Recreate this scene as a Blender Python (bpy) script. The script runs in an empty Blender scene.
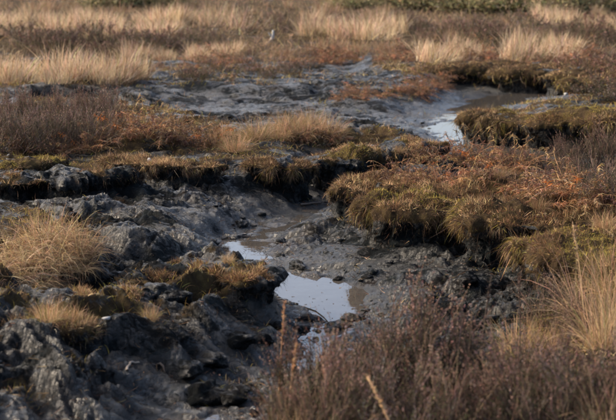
import bpy, math, random
import numpy as np
from mathutils import Vector, Matrix

R = math.radians
rng = np.random.default_rng(7)
random.seed(7)
scene = bpy.context.scene
col = scene.collection

# ------------------------------------------------------------------ camera
CAM_H, PITCH, FPX = 2.2, R(10.6), 1389.0          # photo is 616 x 420
cam_data = bpy.data.cameras.new('camera')
cam = bpy.data.objects.new('camera', cam_data)
col.objects.link(cam)
cam.location = (0, 0, CAM_H)
cam.rotation_euler = (R(90) - PITCH, 0, 0)
cam_data.sensor_width = 36
cam_data.lens = FPX / 616 * 36
cam_data.clip_end = 2000
cam_data.dof.use_dof = True
cam_data.dof.focus_distance = 10.2
cam_data.dof.aperture_fstop = 3.5
scene.camera = cam

# ------------------------------------------------------------------ light
SUN_EL, SUN_AZ = R(30), R(-74)                     # azimuth from +Y, clockwise
w = bpy.data.worlds.new('World'); scene.world = w; w.use_nodes = True
nt = w.node_tree; nt.nodes.clear()
sky = nt.nodes.new('ShaderNodeTexSky'); sky.sky_type = 'NISHITA'; sky.sun_disc = False
sky.sun_elevation = SUN_EL; sky.sun_rotation = SUN_AZ
sky.air_density = .8; sky.dust_density = 5.5; sky.ozone_density = 1.0
bg = nt.nodes.new('ShaderNodeBackground'); bg.inputs[1].default_value = 0.15
wo = nt.nodes.new('ShaderNodeOutputWorld')
nt.links.new(sky.outputs[0], bg.inputs[0]); nt.links.new(bg.outputs[0], wo.inputs[0])
sd = bpy.data.lights.new('sun', 'SUN'); sd.energy = 1.5; sd.angle = R(12); sd.color = (1, .83, .62)
sun = bpy.data.objects.new('sun', sd); col.objects.link(sun)
dirv = Vector((math.sin(SUN_AZ) * math.cos(SUN_EL), math.cos(SUN_AZ) * math.cos(SUN_EL), math.sin(SUN_EL)))
sun.rotation_euler = dirv.to_track_quat('Z', 'Y').to_euler()
sun.location = dirv * 60
scene.view_settings.view_transform = 'Standard'
scene.view_settings.look = 'None'
scene.view_settings.exposure = 1.68
scene.view_settings.gamma = 1

# ------------------------------------------------------------------ numeric helpers
def sm(a, b, x):
    t = np.clip((x - a) / (b - a), 0, 1); return t * t * (3 - 2 * t)

def hsh(ix, iy, iz, seed):
    h = (ix.astype(np.int64) * 374761393 + iy.astype(np.int64) * 668265263 + iz * 2147483647 + seed * 974711) & 0xffffffff
    h = ((h ^ (h >> 13)) * 1274126177) & 0xffffffff
    h = ((h ^ (h >> 16)) * 2246822519) & 0xffffffff
    return ((h ^ (h >> 15)) & 0xffffff) / float(0x1000000)

def pn(x, y, seed=0):                               # 2D gradient noise, about -1..1
    x = np.asarray(x, float); y = np.asarray(y, float)
    ix = np.floor(x); iy = np.floor(y); fx = x - ix; fy = y - iy
    u = fx ** 3 * (fx * (fx * 6 - 15) + 10); v = fy ** 3 * (fy * (fy * 6 - 15) + 10)
    def g(dx, dy):
        a = hsh(ix + dx, iy + dy, 0, seed) * 2 * np.pi
        return np.cos(a) * (fx - dx) + np.sin(a) * (fy - dy)
    a = g(0, 0) * (1 - u) + g(1, 0) * u; b = g(0, 1) * (1 - u) + g(1, 1) * u
    return (a * (1 - v) + b * v) * 1.5

def vn3(p, seed=0):                                 # 3D value noise -1..1
    i = np.floor(p).astype(np.int64); f = p - i; f = f * f * (3 - 2 * f)
    r = 0
    for dx in (0, 1):
        for dy in (0, 1):
            for dz in (0, 1):
                wgt = (f[:, 0] if dx else 1 - f[:, 0]) * (f[:, 1] if dy else 1 - f[:, 1]) * (f[:, 2] if dz else 1 - f[:, 2])
                r = r + wgt * hsh(i[:, 0] + dx, i[:, 1] + dy, i[:, 2] + dz, seed)
    return r * 2 - 1

def fbm(x, y, s, o=4, seed=0):
    r = 0; a = 1.0
    for k in range(o):
        r = r + a * pn(x / s + 17.3 * k, y / s - 9.1 * k, seed + k); s = s * .5; a *= .5
    return r

CP, SP = math.cos(PITCH), math.sin(PITCH)
def ray(px, py):
    u = (px - 308) / FPX; v = (py - 210) / FPX
    return np.array([u, CP - v * SP, -SP - v * CP])
def Pz(px, py, z=0.0):                              # where a pixel's ray meets the level z
    d = ray(px, py); t = (z - CAM_H) / d[2]
    return np.array([d[0] * t, d[1] * t])

def smooth_poly(pts, n=3):
    pts = np.array(pts); N = len(pts); out = []
    for i in range(N):
        p0, p1, p2, p3 = pts[i - 1], pts[i], pts[(i + 1) % N], pts[(i + 2) % N]
        for k in range(n):
            t = k / n
            out.append(.5 * ((2 * p1) + (-p0 + p2) * t + (2 * p0 - 5 * p1 + 4 * p2 - p3) * t * t + (-p0 + 3 * p1 - 3 * p2 + p3) * t ** 3))
    return np.array(out)
def near(line, x, y, mg):
    a = line.min(0) - mg; b = line.max(0) + mg
    return (x > a[0]) & (x < b[0]) & (y > a[1]) & (y < b[1])
def sdist(poly, x, y, mg=1.2):                      # signed distance, positive inside
    k = near(poly, x, y, mg); out = np.full(x.shape, -9.0)
    if k.any(): out[k] = sdist_(poly, x[k], y[k])
    return out
def ldist(line, x, y, mg=2.6):
    k = near(line, x, y, mg); out = np.full(x.shape, 9.0)
    if k.any(): out[k] = ldist_(line, x[k], y[k])
    return out
def sdist_(poly, x, y):
    d2 = np.full(x.shape, 1e9); ins = np.zeros(x.shape, bool); N = len(poly)
    for i in range(N):
        a = poly[i]; b = poly[(i + 1) % N]; e = b - a
        t = np.clip(((x - a[0]) * e[0] + (y - a[1]) * e[1]) / (e @ e + 1e-12), 0, 1)
        d2 = np.minimum(d2, (x - a[0] - t * e[0]) ** 2 + (y - a[1] - t * e[1]) ** 2)
        c = (a[1] > y) != (b[1] > y)
        ins ^= c & (x < (b[0] - a[0]) * (y - a[1]) / (b[1] - a[1] + 1e-12) + a[0])
    return np.where(ins, 1, -1) * np.sqrt(d2)
def ldist_(line, x, y):
    d2 = np.full(x.shape, 1e9)
    for a, b in zip(line[:-1], line[1:]):
        e = b - a
        t = np.clip(((x - a[0]) * e[0] + (y - a[1]) * e[1]) / (e @ e + 1e-12), 0, 1)
        d2 = np.minimum(d2, (x - a[0] - t * e[0]) ** 2 + (y - a[1] - t * e[1]) ** 2)
    return np.sqrt(d2)

def W(pts, z): return smooth_poly([Pz(px, py, z) for px, py in pts])

# raised peat: outline in photo pixels, level it is seen at, height, width of the flank, moss on top
PLATEAUS = [
    # foreground left bank and its shelves
    ([(-120, 300), (0, 292), (90, 287), (150, 268), (205, 250), (255, 254), (276, 275), (272, 296), (240, 312), (170, 312), (90, 322), (0, 330), (-120, 335)], .34, .34, .22, .5),
    ([(-120, 300), (60, 300), (180, 296), (262, 290), (270, 318), (250, 345), (205, 352), (190, 385), (160, 412), (90, 470), (-140, 520)], .24, .26, .30, .26),
    # grassy mound at the left edge
    ([(-120, 205), (0, 205), (55, 212), (92, 236), (92, 262), (60, 280), (0, 292), (-120, 300)], .34, .36, .25, .55),
    # bank under the left heather and its tongues
    ([(-160, 172), (30, 176), (120, 170), (215, 160), (300, 158), (350, 160), (415, 150), (428, 136), (380, 126), (280, 128), (200, 112), (110, 100), (-160, 92)], .34, .34, .4, .52),
    # flat peat shelf in the middle
    ([(60, 240), (30, 205), (60, 192), (130, 184), (230, 178), (320, 176), (330, 192), (255, 208), (190, 234), (130, 246)], .22, .25, .45, 0),
    ([(225, 172), (300, 160), (410, 158), (450, 160), (420, 172), (335, 178), (290, 182)], .24, .27, .35, .2),
    # ground carrying the right bank
    ([(350, 205), (420, 215), (500, 238), (560, 262), (620, 262), (760, 280), (760, 150), (600, 150), (480, 160), (380, 170)], .10, .16, .55, .1),
    # right foreground bank with the heather
    ([(545, 300), (575, 275), (640, 262), (900, 262), (900, 620), (240, 620), (255, 425), (330, 410), (430, 385), (500, 352)], .16, .20, .30, .6),
    # mossy block at middle right
    ([(470, 116), (520, 124), (620, 132), (760, 134), (760, 96), (560, 98), (480, 100)], .15, .22, .4, .5),
    # far bank with dark undercut
    ([(400, 78), (455, 71), (520, 67), (590, 74), (760, 86), (760, 36), (400, 46)], .25, .27, .5, .7),
    # islands of the far flats
    ([(120, 92), (190, 84), (280, 86), (330, 80), (300, 66), (180, 60), (90, 66)], .25, .24, .6, .3),
    ([(-160, 96), (-20, 88), (80, 84), (130, 78), (120, 60), (-160, 60)], .3, .30, .5, .7),
    ([(355, 96), (420, 90), (440, 80), (400, 72), (330, 76)], .25, .22, .5, .25),
]
PLATEAUS = [(W(p, z), h, e, m) for p, z, h, e, m in PLATEAUS]
STREAM = np.array([Pz(*p) for p in [(352, 176), (335, 200), (290, 214), (235, 236), (262, 262), (300, 285), (338, 300), (342, 322), (318, 345), (262, 372), (225, 392), (180, 425), (120, 470), (60, 560)]])
PUDDLE = W([(268, 274), (300, 278), (345, 284), (366, 293), (356, 304), (344, 316), (332, 318), (318, 306), (290, 296)], 0)
WETFLAT = W([(200, 243), (236, 228), (285, 214), (332, 203), (330, 212), (292, 230), (268, 246), (232, 252)], 0)
POOL = np.array([Pz(*p) for p in [(560, 88), (535, 95), (505, 97), (470, 112), (452, 124), (480, 140), (500, 150), (545, 158), (640, 160), (760, 165)]])

def macro(x, y):
    x = np.asarray(x, float); y = np.asarray(y, float)
    wx = x + .10 * fbm(x, y, .55, 3, 51) ; wy = y + .12 * fbm(x, y, .55, 3, 61)
    h = .05 + .03 * fbm(x, y, 2.2, 2, 5)
    h = h + .32 * sm(23, 33, y) + .012 * np.maximum(y - 34, 0) + .022 * np.maximum(y - 70, 0) + .07 * np.maximum(np.abs(x) - .35 * y - 6, 0) * sm(40, 90, y)
    moss = sm(23, 30, y) * .8
    for poly, top, ew, m in PLATEAUS:
        s = sdist(poly, wx, wy)
        k = sm(-ew, ew * .35, s)
        hh = k * top * (1 + .10 * fbm(x, y, .9, 2, 71))
        moss = np.where(hh > h, np.maximum(moss * (1 - k), m * sm(-ew * .3, ew * .5, s)), moss)
        d = h - hh
        h = np.maximum(h, hh) + .03 * np.exp(-(d / .05) ** 2)
    s = ldist(STREAM, wx, wy)
    c = np.exp(-(s / .42) ** 2)
    h = h * (1 - .85 * c) - .034 * c
    p = sm(-.12, .10, sdist(PUDDLE, x + .06 * fbm(x, y, .3, 3, 81), y + .1 * fbm(x, y, .3, 3, 82)))
    h = h * (1 - p) - .05 * p
    w3 = sm(-.16, .14, sdist(WETFLAT, x + .08 * fbm(x, y, .3, 3, 85), y + .14 * fbm(x, y, .3, 3, 86)))
    h = h * (1 - .95 * w3) - .016 * w3
    s2 = ldist(POOL, x + .2 * fbm(x, y, .8, 2, 83), y + .2 * fbm(x, y, .8, 2, 84))
    c2 = np.exp(-(s2 / .75) ** 2)
    h = h * (1 - .95 * c2) - .045 * c2
    wet = np.clip(np.maximum(np.maximum(np.exp(-(s / .42) ** 2), w3), np.maximum(p, np.exp(-(s2 / .9) ** 2))), 0, 1)
    return h, moss, wet, p

def relief(x, y, moss, wet):
    a = 1 - .5 * np.clip(moss, 0, 1)
    wx = x + .22 * fbm(x, y, .6, 3, 11); wy = y + .22 * fbm(x, y, .6, 3, 12)
    def bil(u, v, s): return np.clip(np.abs(pn(u, v, s)), 0, 1) ** .75
    big = bil(wx / .70, wy / .38, 21) * .15 - .055
    mid = bil(wx / .27 + 3, wy / .17, 22) * .075 - .028
    sml = bil(wx / .12, wy / .085 + 5, 23) * .036 - .013
    tiny = bil(wx / .06, wy / .045, 24) * .024 + pn(x / .03, y / .03, 25) * .009 - .010
    rough = sm(-.35, .30, fbm(x, y, 1.0, 2, 31))        # smooth slicks against broken ground
    rough = np.maximum(rough, sm(9.6, 8.6, y) * .9)
    k = .35 + .65 * rough
    bst = 1 + .9 * sm(10, 8.6, y) * sm(.1, -.5, x)
    r = big * k * bst * (1 - .8 * wet) + mid * k * bst * (1 - .62 * wet) + (sml + tiny) * (.32 + .85 * rough) * (1 - .45 * wet)
    far = 1 - .35 * sm(15, 20, y)
    return r * a * far

rows = np.concatenate([np.geomspace(3.4, 46, 1120), np.geomspace(46.6, 700, 70)])
ucol = np.concatenate([-np.geomspace(6, .335, 40)[:-1], np.linspace(-.33, .33, 350), np.geomspace(.335, 6, 40)[1:]])
YY, UU = np.meshgrid(rows, ucol, indexing='ij')
XX = UU * (YY * .88 + .9)
HH, MO, WT, PU = macro(XX, YY)
ZZ = HH + relief(XX, YY, MO, WT) * (1 - .8 * PU)
nr, nc = XX.shape
def look(grid, x, y):                                # reads the built ground back
    x = np.asarray(x, float); y = np.asarray(y, float)
    fr = np.interp(y, rows, np.arange(nr)); fc = np.interp(x / (y * .88 + .9), ucol, np.arange(nc))
    i = np.clip(fr.astype(int), 0, nr - 2); j = np.clip(fc.astype(int), 0, nc - 2); a = fr - i; b = fc - j
    return (grid[i, j] * (1 - b) + grid[i, j + 1] * b) * (1 - a) + (grid[i + 1, j] * (1 - b) + grid[i + 1, j + 1] * b) * a
def height(x, y): return look(ZZ, x, y)
TS = np.geomspace(4.0, 160, 1600)
def G(px, py):                                       # the ground point a pixel looks at
    d = ray(px, py)
    z = CAM_H + d[2] * TS
    below = np.nonzero(z < look(HH, d[0] * TS, d[1] * TS))[0]
    i = below[0] if len(below) else len(TS) - 1
    return np.array([d[0] * TS[i], d[1] * TS[i]])
def ground_z(x, y): return float(look(ZZ, x, y))

# ------------------------------------------------------------------ mesh helpers
def np_mesh(name, V, quads=None, tris=None, colors=None, attrs=None, smooth=False):
    me = bpy.data.meshes.new(name)
    nq = 0 if quads is None else len(quads); ntr = 0 if tris is None else len(tris)
    me.vertices.add(len(V)); me.vertices.foreach_set('co', np.ascontiguousarray(V, np.float32).ravel())
    loops = []; start = []; tot = 0
    if nq: loops.append(np.asarray(quads).ravel()); start.append(np.arange(nq) * 4); tot = nq * 4
    if ntr: loops.append(np.asarray(tris).ravel()); start.append(np.arange(ntr) * 3 + tot)
    L = np.concatenate(loops).astype(np.int32); S = np.concatenate(start).astype(np.int32)
    me.loops.add(len(L)); me.loops.foreach_set('vertex_index', L)
    me.polygons.add(len(S)); me.polygons.foreach_set('loop_start', S)
    if smooth: me.polygons.foreach_set('use_smooth', np.ones(len(S), bool))
    me.update(calc_edges=True); me.validate()
    if colors is not None:
        a = me.attributes.new('tint', 'FLOAT_COLOR', 'POINT')
        c = np.ones((len(V), 4), np.float32); c[:, :3] = colors; a.data.foreach_set('color', c.ravel())
    for k, v in (attrs or {}).items():
        a = me.attributes.new(k, 'FLOAT', 'POINT'); a.data.foreach_set('value', np.asarray(v, np.float32))
    return me

def obj(name, me, mat, parent=None, loc=None, **props):
    o = bpy.data.objects.new(name, me); col.objects.link(o)
    if mat and not me.materials: me.materials.append(mat)
    if parent: o.parent = parent
    if loc is not None: o.location = loc
    for k, v in props.items(): o[k] = v
    return o
def empty(name, loc, label, category, group=None):
    o = bpy.data.objects.new(name, None); col.objects.link(o); o.location = loc; o.empty_display_size = .1
    o['label'] = label; o['category'] = category
    if group: o['group'] = group
    return o

def unit(v): return v / (np.linalg.norm(v, axis=-1, keepdims=True) + 1e-9)

class Bag:                                           # collects pieces of one mesh
    def __init__(s): s.V = []; s.Q = []; s.T = []; s.C = []; s.n = 0
    def add(s, V, Q, T, C):
        s.V.append(V); s.C.append(C)
        if Q is not None and len(Q): s.Q.append(Q + s.n)
        if T is not None and len(T): s.T.append(T + s.n)
        s.n += len(V)
    def mesh(s, name, smooth=False):
        return np_mesh(name, np.concatenate(s.V), np.concatenate(s.Q) if s.Q else None, np.concatenate(s.T) if s.T else None, np.concatenate(s.C), smooth=smooth)

def blades(bag, P, D, L, Wd, droop, C, K=4, curl=0.0):
    """tapered bending strips: base, direction, length, width, droop, colour"""
    n = len(P); D = unit(D); L = np.broadcast_to(L, n); Wd = np.broadcast_to(Wd, n); droop = np.broadcast_to(droop, n)
    p = P.copy(); d = D.copy()
    rnd = unit(rng.normal(size=(n, 3)))
    cv = rng.normal(size=(n, 3)) * curl
    rows = []
    for k in range(K + 1):
        side = unit(np.cross(d, rnd)); wk = Wd * (1 - (k / K) ** 1.6) * .5
        if k < K: rows += [p - side * wk[:, None], p + side * wk[:, None]]
        else: rows.append(p)
        p = p + d * (L / K)[:, None]
        g = np.zeros((n, 3)); g[:, 2] = -droop
        d = unit(d + g + cv)
    M = 2 * K + 1
    V = np.stack(rows, 1).reshape(-1, 3)
    base = (np.arange(n) * M)[:, None]
    Q = np.concatenate([base + np.array([2 * k, 2 * k + 1, 2 * k + 3, 2 * k + 2]) for k in range(K - 1)]) if K > 1 else None
    T = base + np.array([2 * K - 2, 2 * K - 1, 2 * K])
    bag.add(V, Q, T, np.repeat(C, M, 0))

def leaves(bag, P, D, L, Wd, C):
    """small folded leaf faces"""
    n = len(P); D = unit(D); side = unit(np.cross(D, rng.normal(size=(n, 3)))); up = np.cross(side, D)
    L = np.broadcast_to(L, n)[:, None]; Wd = np.broadcast_to(Wd, n)[:, None]
    V = np.stack([P, P + D * L * .5 + side * Wd * .5 + up * Wd * .2, P + D * L, P + D * L * .5 - side * Wd * .5 + up * Wd * .2], 1).reshape(-1, 3)
    b = (np.arange(n) * 4)[:, None]
    bag.add(V, None, np.concatenate([b + np.array([0, 1, 2]), b + np.array([0, 2, 3])]), np.repeat(C, 4, 0))

def tubes(bag, paths, r0, r1, C, S=5):
    """paths n x K x 3, tapered round stems"""
    n, K, _ = paths.shape
    t = np.gradient(paths, axis=1); t = unit(t)
    ref = np.zeros_like(t); ref[..., 0] = 1; ref[..., 1] = .37
    a = unit(np.cross(t, ref)); b = np.cross(t, a)
    r0 = np.broadcast_to(r0, n); r1 = np.broadcast_to(r1, n)
    rad = r0[:, None] + (r1 - r0)[:, None] * np.linspace(0, 1, K)[None]
    ang = np.arange(S) * 2 * np.pi / S
    V = paths[:, :, None] + rad[..., None, None] * (np.cos(ang)[None, None, :, None] * a[:, :, None] + np.sin(ang)[None, None, :, None] * b[:, :, None])
    V = V.reshape(-1, 3); M = K * S; q = []
    for k in range(K - 1):
        for s in range(S): q.append([k * S + s, k * S + (s + 1) % S, (k + 1) * S + (s + 1) % S, (k + 1) * S + s])
    Q = ((np.arange(n) * M)[:, None, None] + np.array(q)[None]).reshape(-1, 4)
    caps = np.array([[(K - 1) * S, (K - 1) * S + i, (K - 1) * S + i + 1] for i in range(1, S - 1)])
    T = ((np.arange(n) * M)[:, None, None] + caps[None]).reshape(-1, 3)
    bag.add(V, Q, T, np.repeat(C, M, 0))

def jitter(c, n, amt=.2, hue=.08):
    c = np.asarray(c, float)
    if c.ndim == 1: c = np.repeat(c[None], n, 0)
    return np.clip(c * np.exp(rng.normal(size=(n, 1)) * amt) * np.exp(rng.normal(size=(n, 3)) * hue), .002, .9)
def pick(cols, wts, n):
    return np.array(cols)[rng.choice(len(cols), n, p=np.array(wts) / np.sum(wts))]

# ------------------------------------------------------------------ materials
def mat_new(name):
    m = bpy.data.materials.new(name); m.use_nodes = True
    nt = m.node_tree; nt.nodes.clear()
    out = nt.nodes.new('ShaderNodeOutputMaterial')
    return m, nt, out
def node(nt, typ, ins=None, **kw):
    n = nt.nodes.new(typ)
    for k, v in kw.items(): setattr(n, k, v)
    for k, v in (ins or {}).items():
        if hasattr(v, 'is_output') or isinstance(v, bpy.types.NodeSocket): nt.links.new(v, n.inputs[k])
        else: n.inputs[k].default_value = v
    return n
def ramp(nt, fac, stops):
    r = nt.nodes.new('ShaderNodeValToRGB'); nt.links.new(fac, r.inputs[0])
    e = r.color_ramp.elements
    while len(e) < len(stops): e.new(.5)
    for el, (p, c) in zip(e, stops): el.position = p; el.color = (*c, 1) if len(c) == 3 else c
    return r.outputs[0]
def mixc(nt, f, a, b, t='MIX'):
    n = nt.nodes.new('ShaderNodeMix'); n.data_type = 'RGBA'; n.blend_type = t
    for s, v in ((n.inputs[0], f), (n.inputs[6], a), (n.inputs[7], b)):
        if isinstance(v, bpy.types.NodeSocket): nt.links.new(v, s)
        else: s.default_value = v if not isinstance(v, tuple) or len(v) == 4 else (*v, 1)
    return n.outputs[2]
def mth(nt, op, a, b=0.0, c=0.0, clamp=False):
    n = nt.nodes.new('ShaderNodeMath'); n.operation = op; n.use_clamp = clamp
    for s, v in zip(n.inputs, (a, b, c)):
        if isinstance(v, bpy.types.NodeSocket): nt.links.new(v, s)
        else: s.default_value = v
    return n.outputs[0]

def plant_mat(name, trans=.35, rough=.7):
    m, nt, out = mat_new(name)
    at = node(nt, 'ShaderNodeAttribute', attribute_name='tint')
    info = node(nt, 'ShaderNodeObjectInfo')
    v = mth(nt, 'MULTIPLY_ADD', info.outputs['Random'], .5, .75)
    c = mixc(nt, 1.0, at.outputs['Color'], v, 'MULTIPLY')
    p = node(nt, 'ShaderNodeBsdfPrincipled', {'Base Color': c, 'Roughness': rough, 'Specular IOR Level': .25})
    t = node(nt, 'ShaderNodeBsdfTranslucent', {'Color': c})
    mx = node(nt, 'ShaderNodeMixShader', {0: trans, 1: p.outputs[0], 2: t.outputs[0]})
    nt.links.new(mx.outputs[0], out.inputs[0])
    return m
M_GRASS = plant_mat('dry_grass', .35, .6)
M_HEATH = plant_mat('heather_leaf', .2, .8)
M_WOOD = plant_mat('heather_wood', .0, .85)
M_MOSS = plant_mat('moss_fibre', .3, .8)

def peat_material():
    m, nt, out = mat_new('wet_peat')
    geo = node(nt, 'ShaderNodeNewGeometry'); pos = geo.outputs['Position']
    def nz(scale, detail=4, rough=.55, dist=0.0, sx=1, sy=1, sz=1):
        mp = node(nt, 'ShaderNodeMapping', {0: pos}); mp.inputs[3].default_value = (sx, sy, sz)
        return node(nt, 'ShaderNodeTexNoise', {'Vector': mp.outputs[0], 'Scale': scale, 'Detail': detail, 'Roughness': rough, 'Distortion': dist}).outputs[0]
    wet = node(nt, 'ShaderNodeAttribute', attribute_name='wet').outputs['Fac']
    moss = node(nt, 'ShaderNodeAttribute', attribute_name='moss').outputs['Fac']
    n1 = nz(1.6, 5, .6, .6); n2 = nz(9, 6, .65, .8); n3 = nz(60, 4, .6); n4 = nz(4, 4, .6, 1.5, 1, 2.2, 1)
    peat = ramp(nt, n2, [(.3, (.0035, .0035, .004)), (.55, (.0064, .0078, .0084)), (.78, (.013, .0165, .018))])
    ash = ramp(nt, n4, [(.42, (0, 0, 0)), (.66, (1, 1, 1))])      # pale silt film dried on the slicks
    peat = mixc(nt, mth(nt, 'MULTIPLY', ash, .34), peat, (.020, .028, .030))
    brn = ramp(nt, nz(3.1, 5, .65, .7), [(.5, (0, 0, 0)), (.68, (1, 1, 1))])
    peat = mixc(nt, mth(nt, 'MULTIPLY', brn, .5), peat, (.020, .0125, .008))
    rust = ramp(nt, nz(14, 5, .7, .5), [(.60, (0, 0, 0)), (.72, (1, 1, 1))])
    peat = mixc(nt, mth(nt, 'MULTIPLY', rust, .4), peat, (.040, .021, .010))
    turf = ramp(nt, n2, [(.3, (.022, .015, .009)), (.47, (.050, .032, .016)), (.6, (.075, .052, .021)), (.78, (.14, .088, .042))])
    mm = mth(nt, 'ADD', moss, mth(nt, 'MULTIPLY_ADD', nz(7, 5, .7), 1.6, -.8))
    mm = ramp(nt, mm, [(.38, (0, 0, 0)), (.56, (1, 1, 1))])
    c = mixc(nt, mm, peat, turf)
    rg = mth(nt, 'MULTIPLY_ADD', n1, .5, .24)
    rg = mth(nt, 'ADD', rg, mth(nt, 'MULTIPLY_ADD', n3, .2, -.1))
    rg = mth(nt, 'MULTIPLY_ADD', wet, -.22, rg)
    rg = mth(nt, 'MAXIMUM', rg, .14)
    fa = nz(1.7, 4, .6, 1.0, 1, 1.5, 1); fb = nz(13, 6, .7, 1.2, 1, 1.6, 1)
    fm = mth(nt, 'ADD', mth(nt, 'MULTIPLY', fa, .6), mth(nt, 'MULTIPLY', fb, .5))
    fm = mth(nt, 'MULTIPLY_ADD', wet, .12, fm)
    film = ramp(nt, fm, [(.525, (0, 0, 0)), (.605, (1, 1, 1))])   # patches that still hold a film of water
    spc = mth(nt, 'MULTIPLY_ADD', film, .46, .025)
    rg = mth(nt, 'MULTIPLY_ADD', film, -.20, rg)
    rg = mth(nt, 'MAXIMUM', rg, .12)
    rgh = mixc(nt, mm, rg, (.85, .85, .85))
    bh = mth(nt, 'ADD', mth(nt, 'MULTIPLY', nz(22, 8, .72, 1.2), 1.0), mth(nt, 'MULTIPLY', nz(75, 5, .7, .5), .55))
    b = node(nt, 'ShaderNodeBump', {'Height': bh, 'Strength': 1.0, 'Distance': mth(nt, 'MULTIPLY_ADD', wet, -.030, .048)})
    p = node(nt, 'ShaderNodeBsdfPrincipled', {'Base Color': c, 'Roughness': rgh, 'Normal': b.outputs[0], 'Specular IOR Level': mixc(nt, mm, spc, (.06, .06, .06))})
    nt.links.new(p.outputs[0], out.inputs[0])
    return m
M_PEAT = peat_material()

def water_material():
    m, nt, out = mat_new('peat_water')
    geo = node(nt, 'ShaderNodeNewGeometry')
    n = node(nt, 'ShaderNodeTexNoise', {'Vector': geo.outputs['Position'], 'Scale': 5, 'Detail': 3}).outputs[0]
    f = node(nt, 'ShaderNodeTexNoise', {'Vector': geo.outputs['Position'], 'Scale': 22, 'Detail': 5, 'Roughness': .7}).outputs[0]
    b = node(nt, 'ShaderNodeBump', {'Height': n, 'Strength': .08, 'Distance': .02})
    c = mixc(nt, f, (.030, .026, .022), (.060, .054, .047))
    rg = ramp(nt, f, [(.5, (.02, .02, .02)), (.75, (.12, .12, .12))])
    p = node(nt, 'ShaderNodeBsdfPrincipled', {'Base Color': c, 'Roughness': rg, 'IOR': 1.33, 'Normal': b.outputs[0], 'Specular IOR Level': .6})
    nt.links.new(p.outputs[0], out.inputs[0])
    return m
M_WATER = water_material()

def solid_mat(name, stops, scale, rough):
    m, nt, out = mat_new(name)
    tc = node(nt, 'ShaderNodeTexCoord')
    n = node(nt, 'ShaderNodeTexNoise', {'Vector': tc.outputs['Object'], 'Scale': scale, 'Detail': 5, 'Roughness': .65}).outputs[0]
    b = node(nt, 'ShaderNodeBump', {'Height': n, 'Strength': .5, 'Distance': .004})
    p = node(nt, 'ShaderNodeBsdfPrincipled', {'Base Color': ramp(nt, n, stops), 'Roughness': rough, 'Normal': b.outputs[0]})
    nt.links.new(p.outputs[0], out.inputs[0]); return m
M_STONE = solid_mat('pale_stone', [(.3, (.14, .14, .135)), (.7, (.28, .275, .26))], 30, .6)
M_STICK = solid_mat('bleached_wood', [(.3, (.13, .10, .07)), (.7, (.30, .24, .18))], 40, .75)
M_DARKWOOD = solid_mat('dark_wood', [(.3, (.03, .022, .016)), (.7, (.09, .06, .04))], 40, .8)

# ------------------------------------------------------------------ the ground
idx = np.arange(nr * nc).reshape(nr, nc)
Q = np.stack([idx[:-1, :-1], idx[:-1, 1:], idx[1:, 1:], idx[1:, :-1]], -1).reshape(-1, 4)
gy = np.gradient(HH, axis=0) / np.gradient(YY, axis=0); gx = np.gradient(HH, axis=1) / np.gradient(XX, axis=1)
MO = MO * sm(.75, .28, np.hypot(gx, gy))
mossn = np.clip(MO + .35 * fbm(XX, YY, .5, 3, 91) * (MO > .02), 0, 1.2)
gm = np_mesh('peat_ground', np.stack([XX, YY, ZZ], -1).reshape(-1, 3), Q, attrs={'moss': mossn.ravel(), 'wet': WT.ravel()}, smooth=True)
ground = obj('peat_ground', gm, M_PEAT, kind='structure')

def sheet(name, line, width, z):
    line = np.asarray(line); t = unit(np.gradient(line, axis=0)); nrm = np.stack([-t[:, 1], t[:, 0]], 1)
    a = line + nrm * width; b = line - nrm * width
    V = np.concatenate([np.c_[a, np.full(len(a), z)], np.c_[b, np.full(len(b), z)]]); n = len(a)
    Q = [[i, i + 1, n + i + 1, n + i] for i in range(n - 1)]
    return obj(name, np_mesh(name, V, np.array(Q)), M_WATER, kind='structure')
cpd = PUDDLE.mean(0)
big = cpd + (PUDDLE - cpd) * 1.35
pv = np.c_[big, np.full(len(big), -.006)]
pv = np.concatenate([[[*cpd, -.006]], pv]); n = len(big)
obj('puddle', np_mesh('puddle', pv, None, np.array([[0, 1 + (i + 1) % n, 1 + i] for i in range(n)])), M_WATER, kind='structure')
sheet('stream_water', STREAM[6:], .5, -.012)
sheet('stream_water', STREAM[:5], .62, -.012)
sheet('pool_water', POOL, .95, -.012)

# ------------------------------------------------------------------ peat hags: turf-capped banks with undercut faces
PROF = np.array([(.86, -.35), (.80, -.05), (.76, .2), (.78, .42), (.88, .58), (.98, .70), (1.0, .80), (.93, .90), (.78, .965), (.55, 1.0), (.28, 1.02), (.0, 1.03)])
def lobe(cx, cy, zb, zt, rx, ry, rot=0, seed=0, under=1.0):
    S = 40; pr = PROF.copy(); pr[:5, 0] = 1 - (1 - pr[:5, 0]) * under
    a = np.arange(S) * 2 * np.pi / S
    wob = 1 + .10 * np.sin(2 * a + seed) + .07 * np.sin(3 * a + seed * 2.3) + .05 * np.sin(5 * a + seed * 4.1)
    V = []
    for r, z in pr:
        x = np.cos(a) * rx * r * wob; y = np.sin(a) * ry * r * wob
        V.append(np.stack([cx + x * math.cos(rot) - y * math.sin(rot), cy + x * math.sin(rot) + y * math.cos(rot), np.full(S, zb + (zt - zb) * z)], 1))
    V = np.concatenate(V); n = len(pr); Q = []
    for k in range(n - 1):
        for s in range(S): Q.append([k * S + s, k * S + (s + 1) % S, (k + 1) * S + (s + 1) % S, (k + 1) * S + s])
    return V, Q, [list(range(S))[::-1]]

MOSSC = (.235, .178, .038); STRAW = (.40, .27, .14); BROWN = (.10, .056, .028); RUST = (.19, .10, .048); DARKT = (.034, .022, .014)

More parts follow.
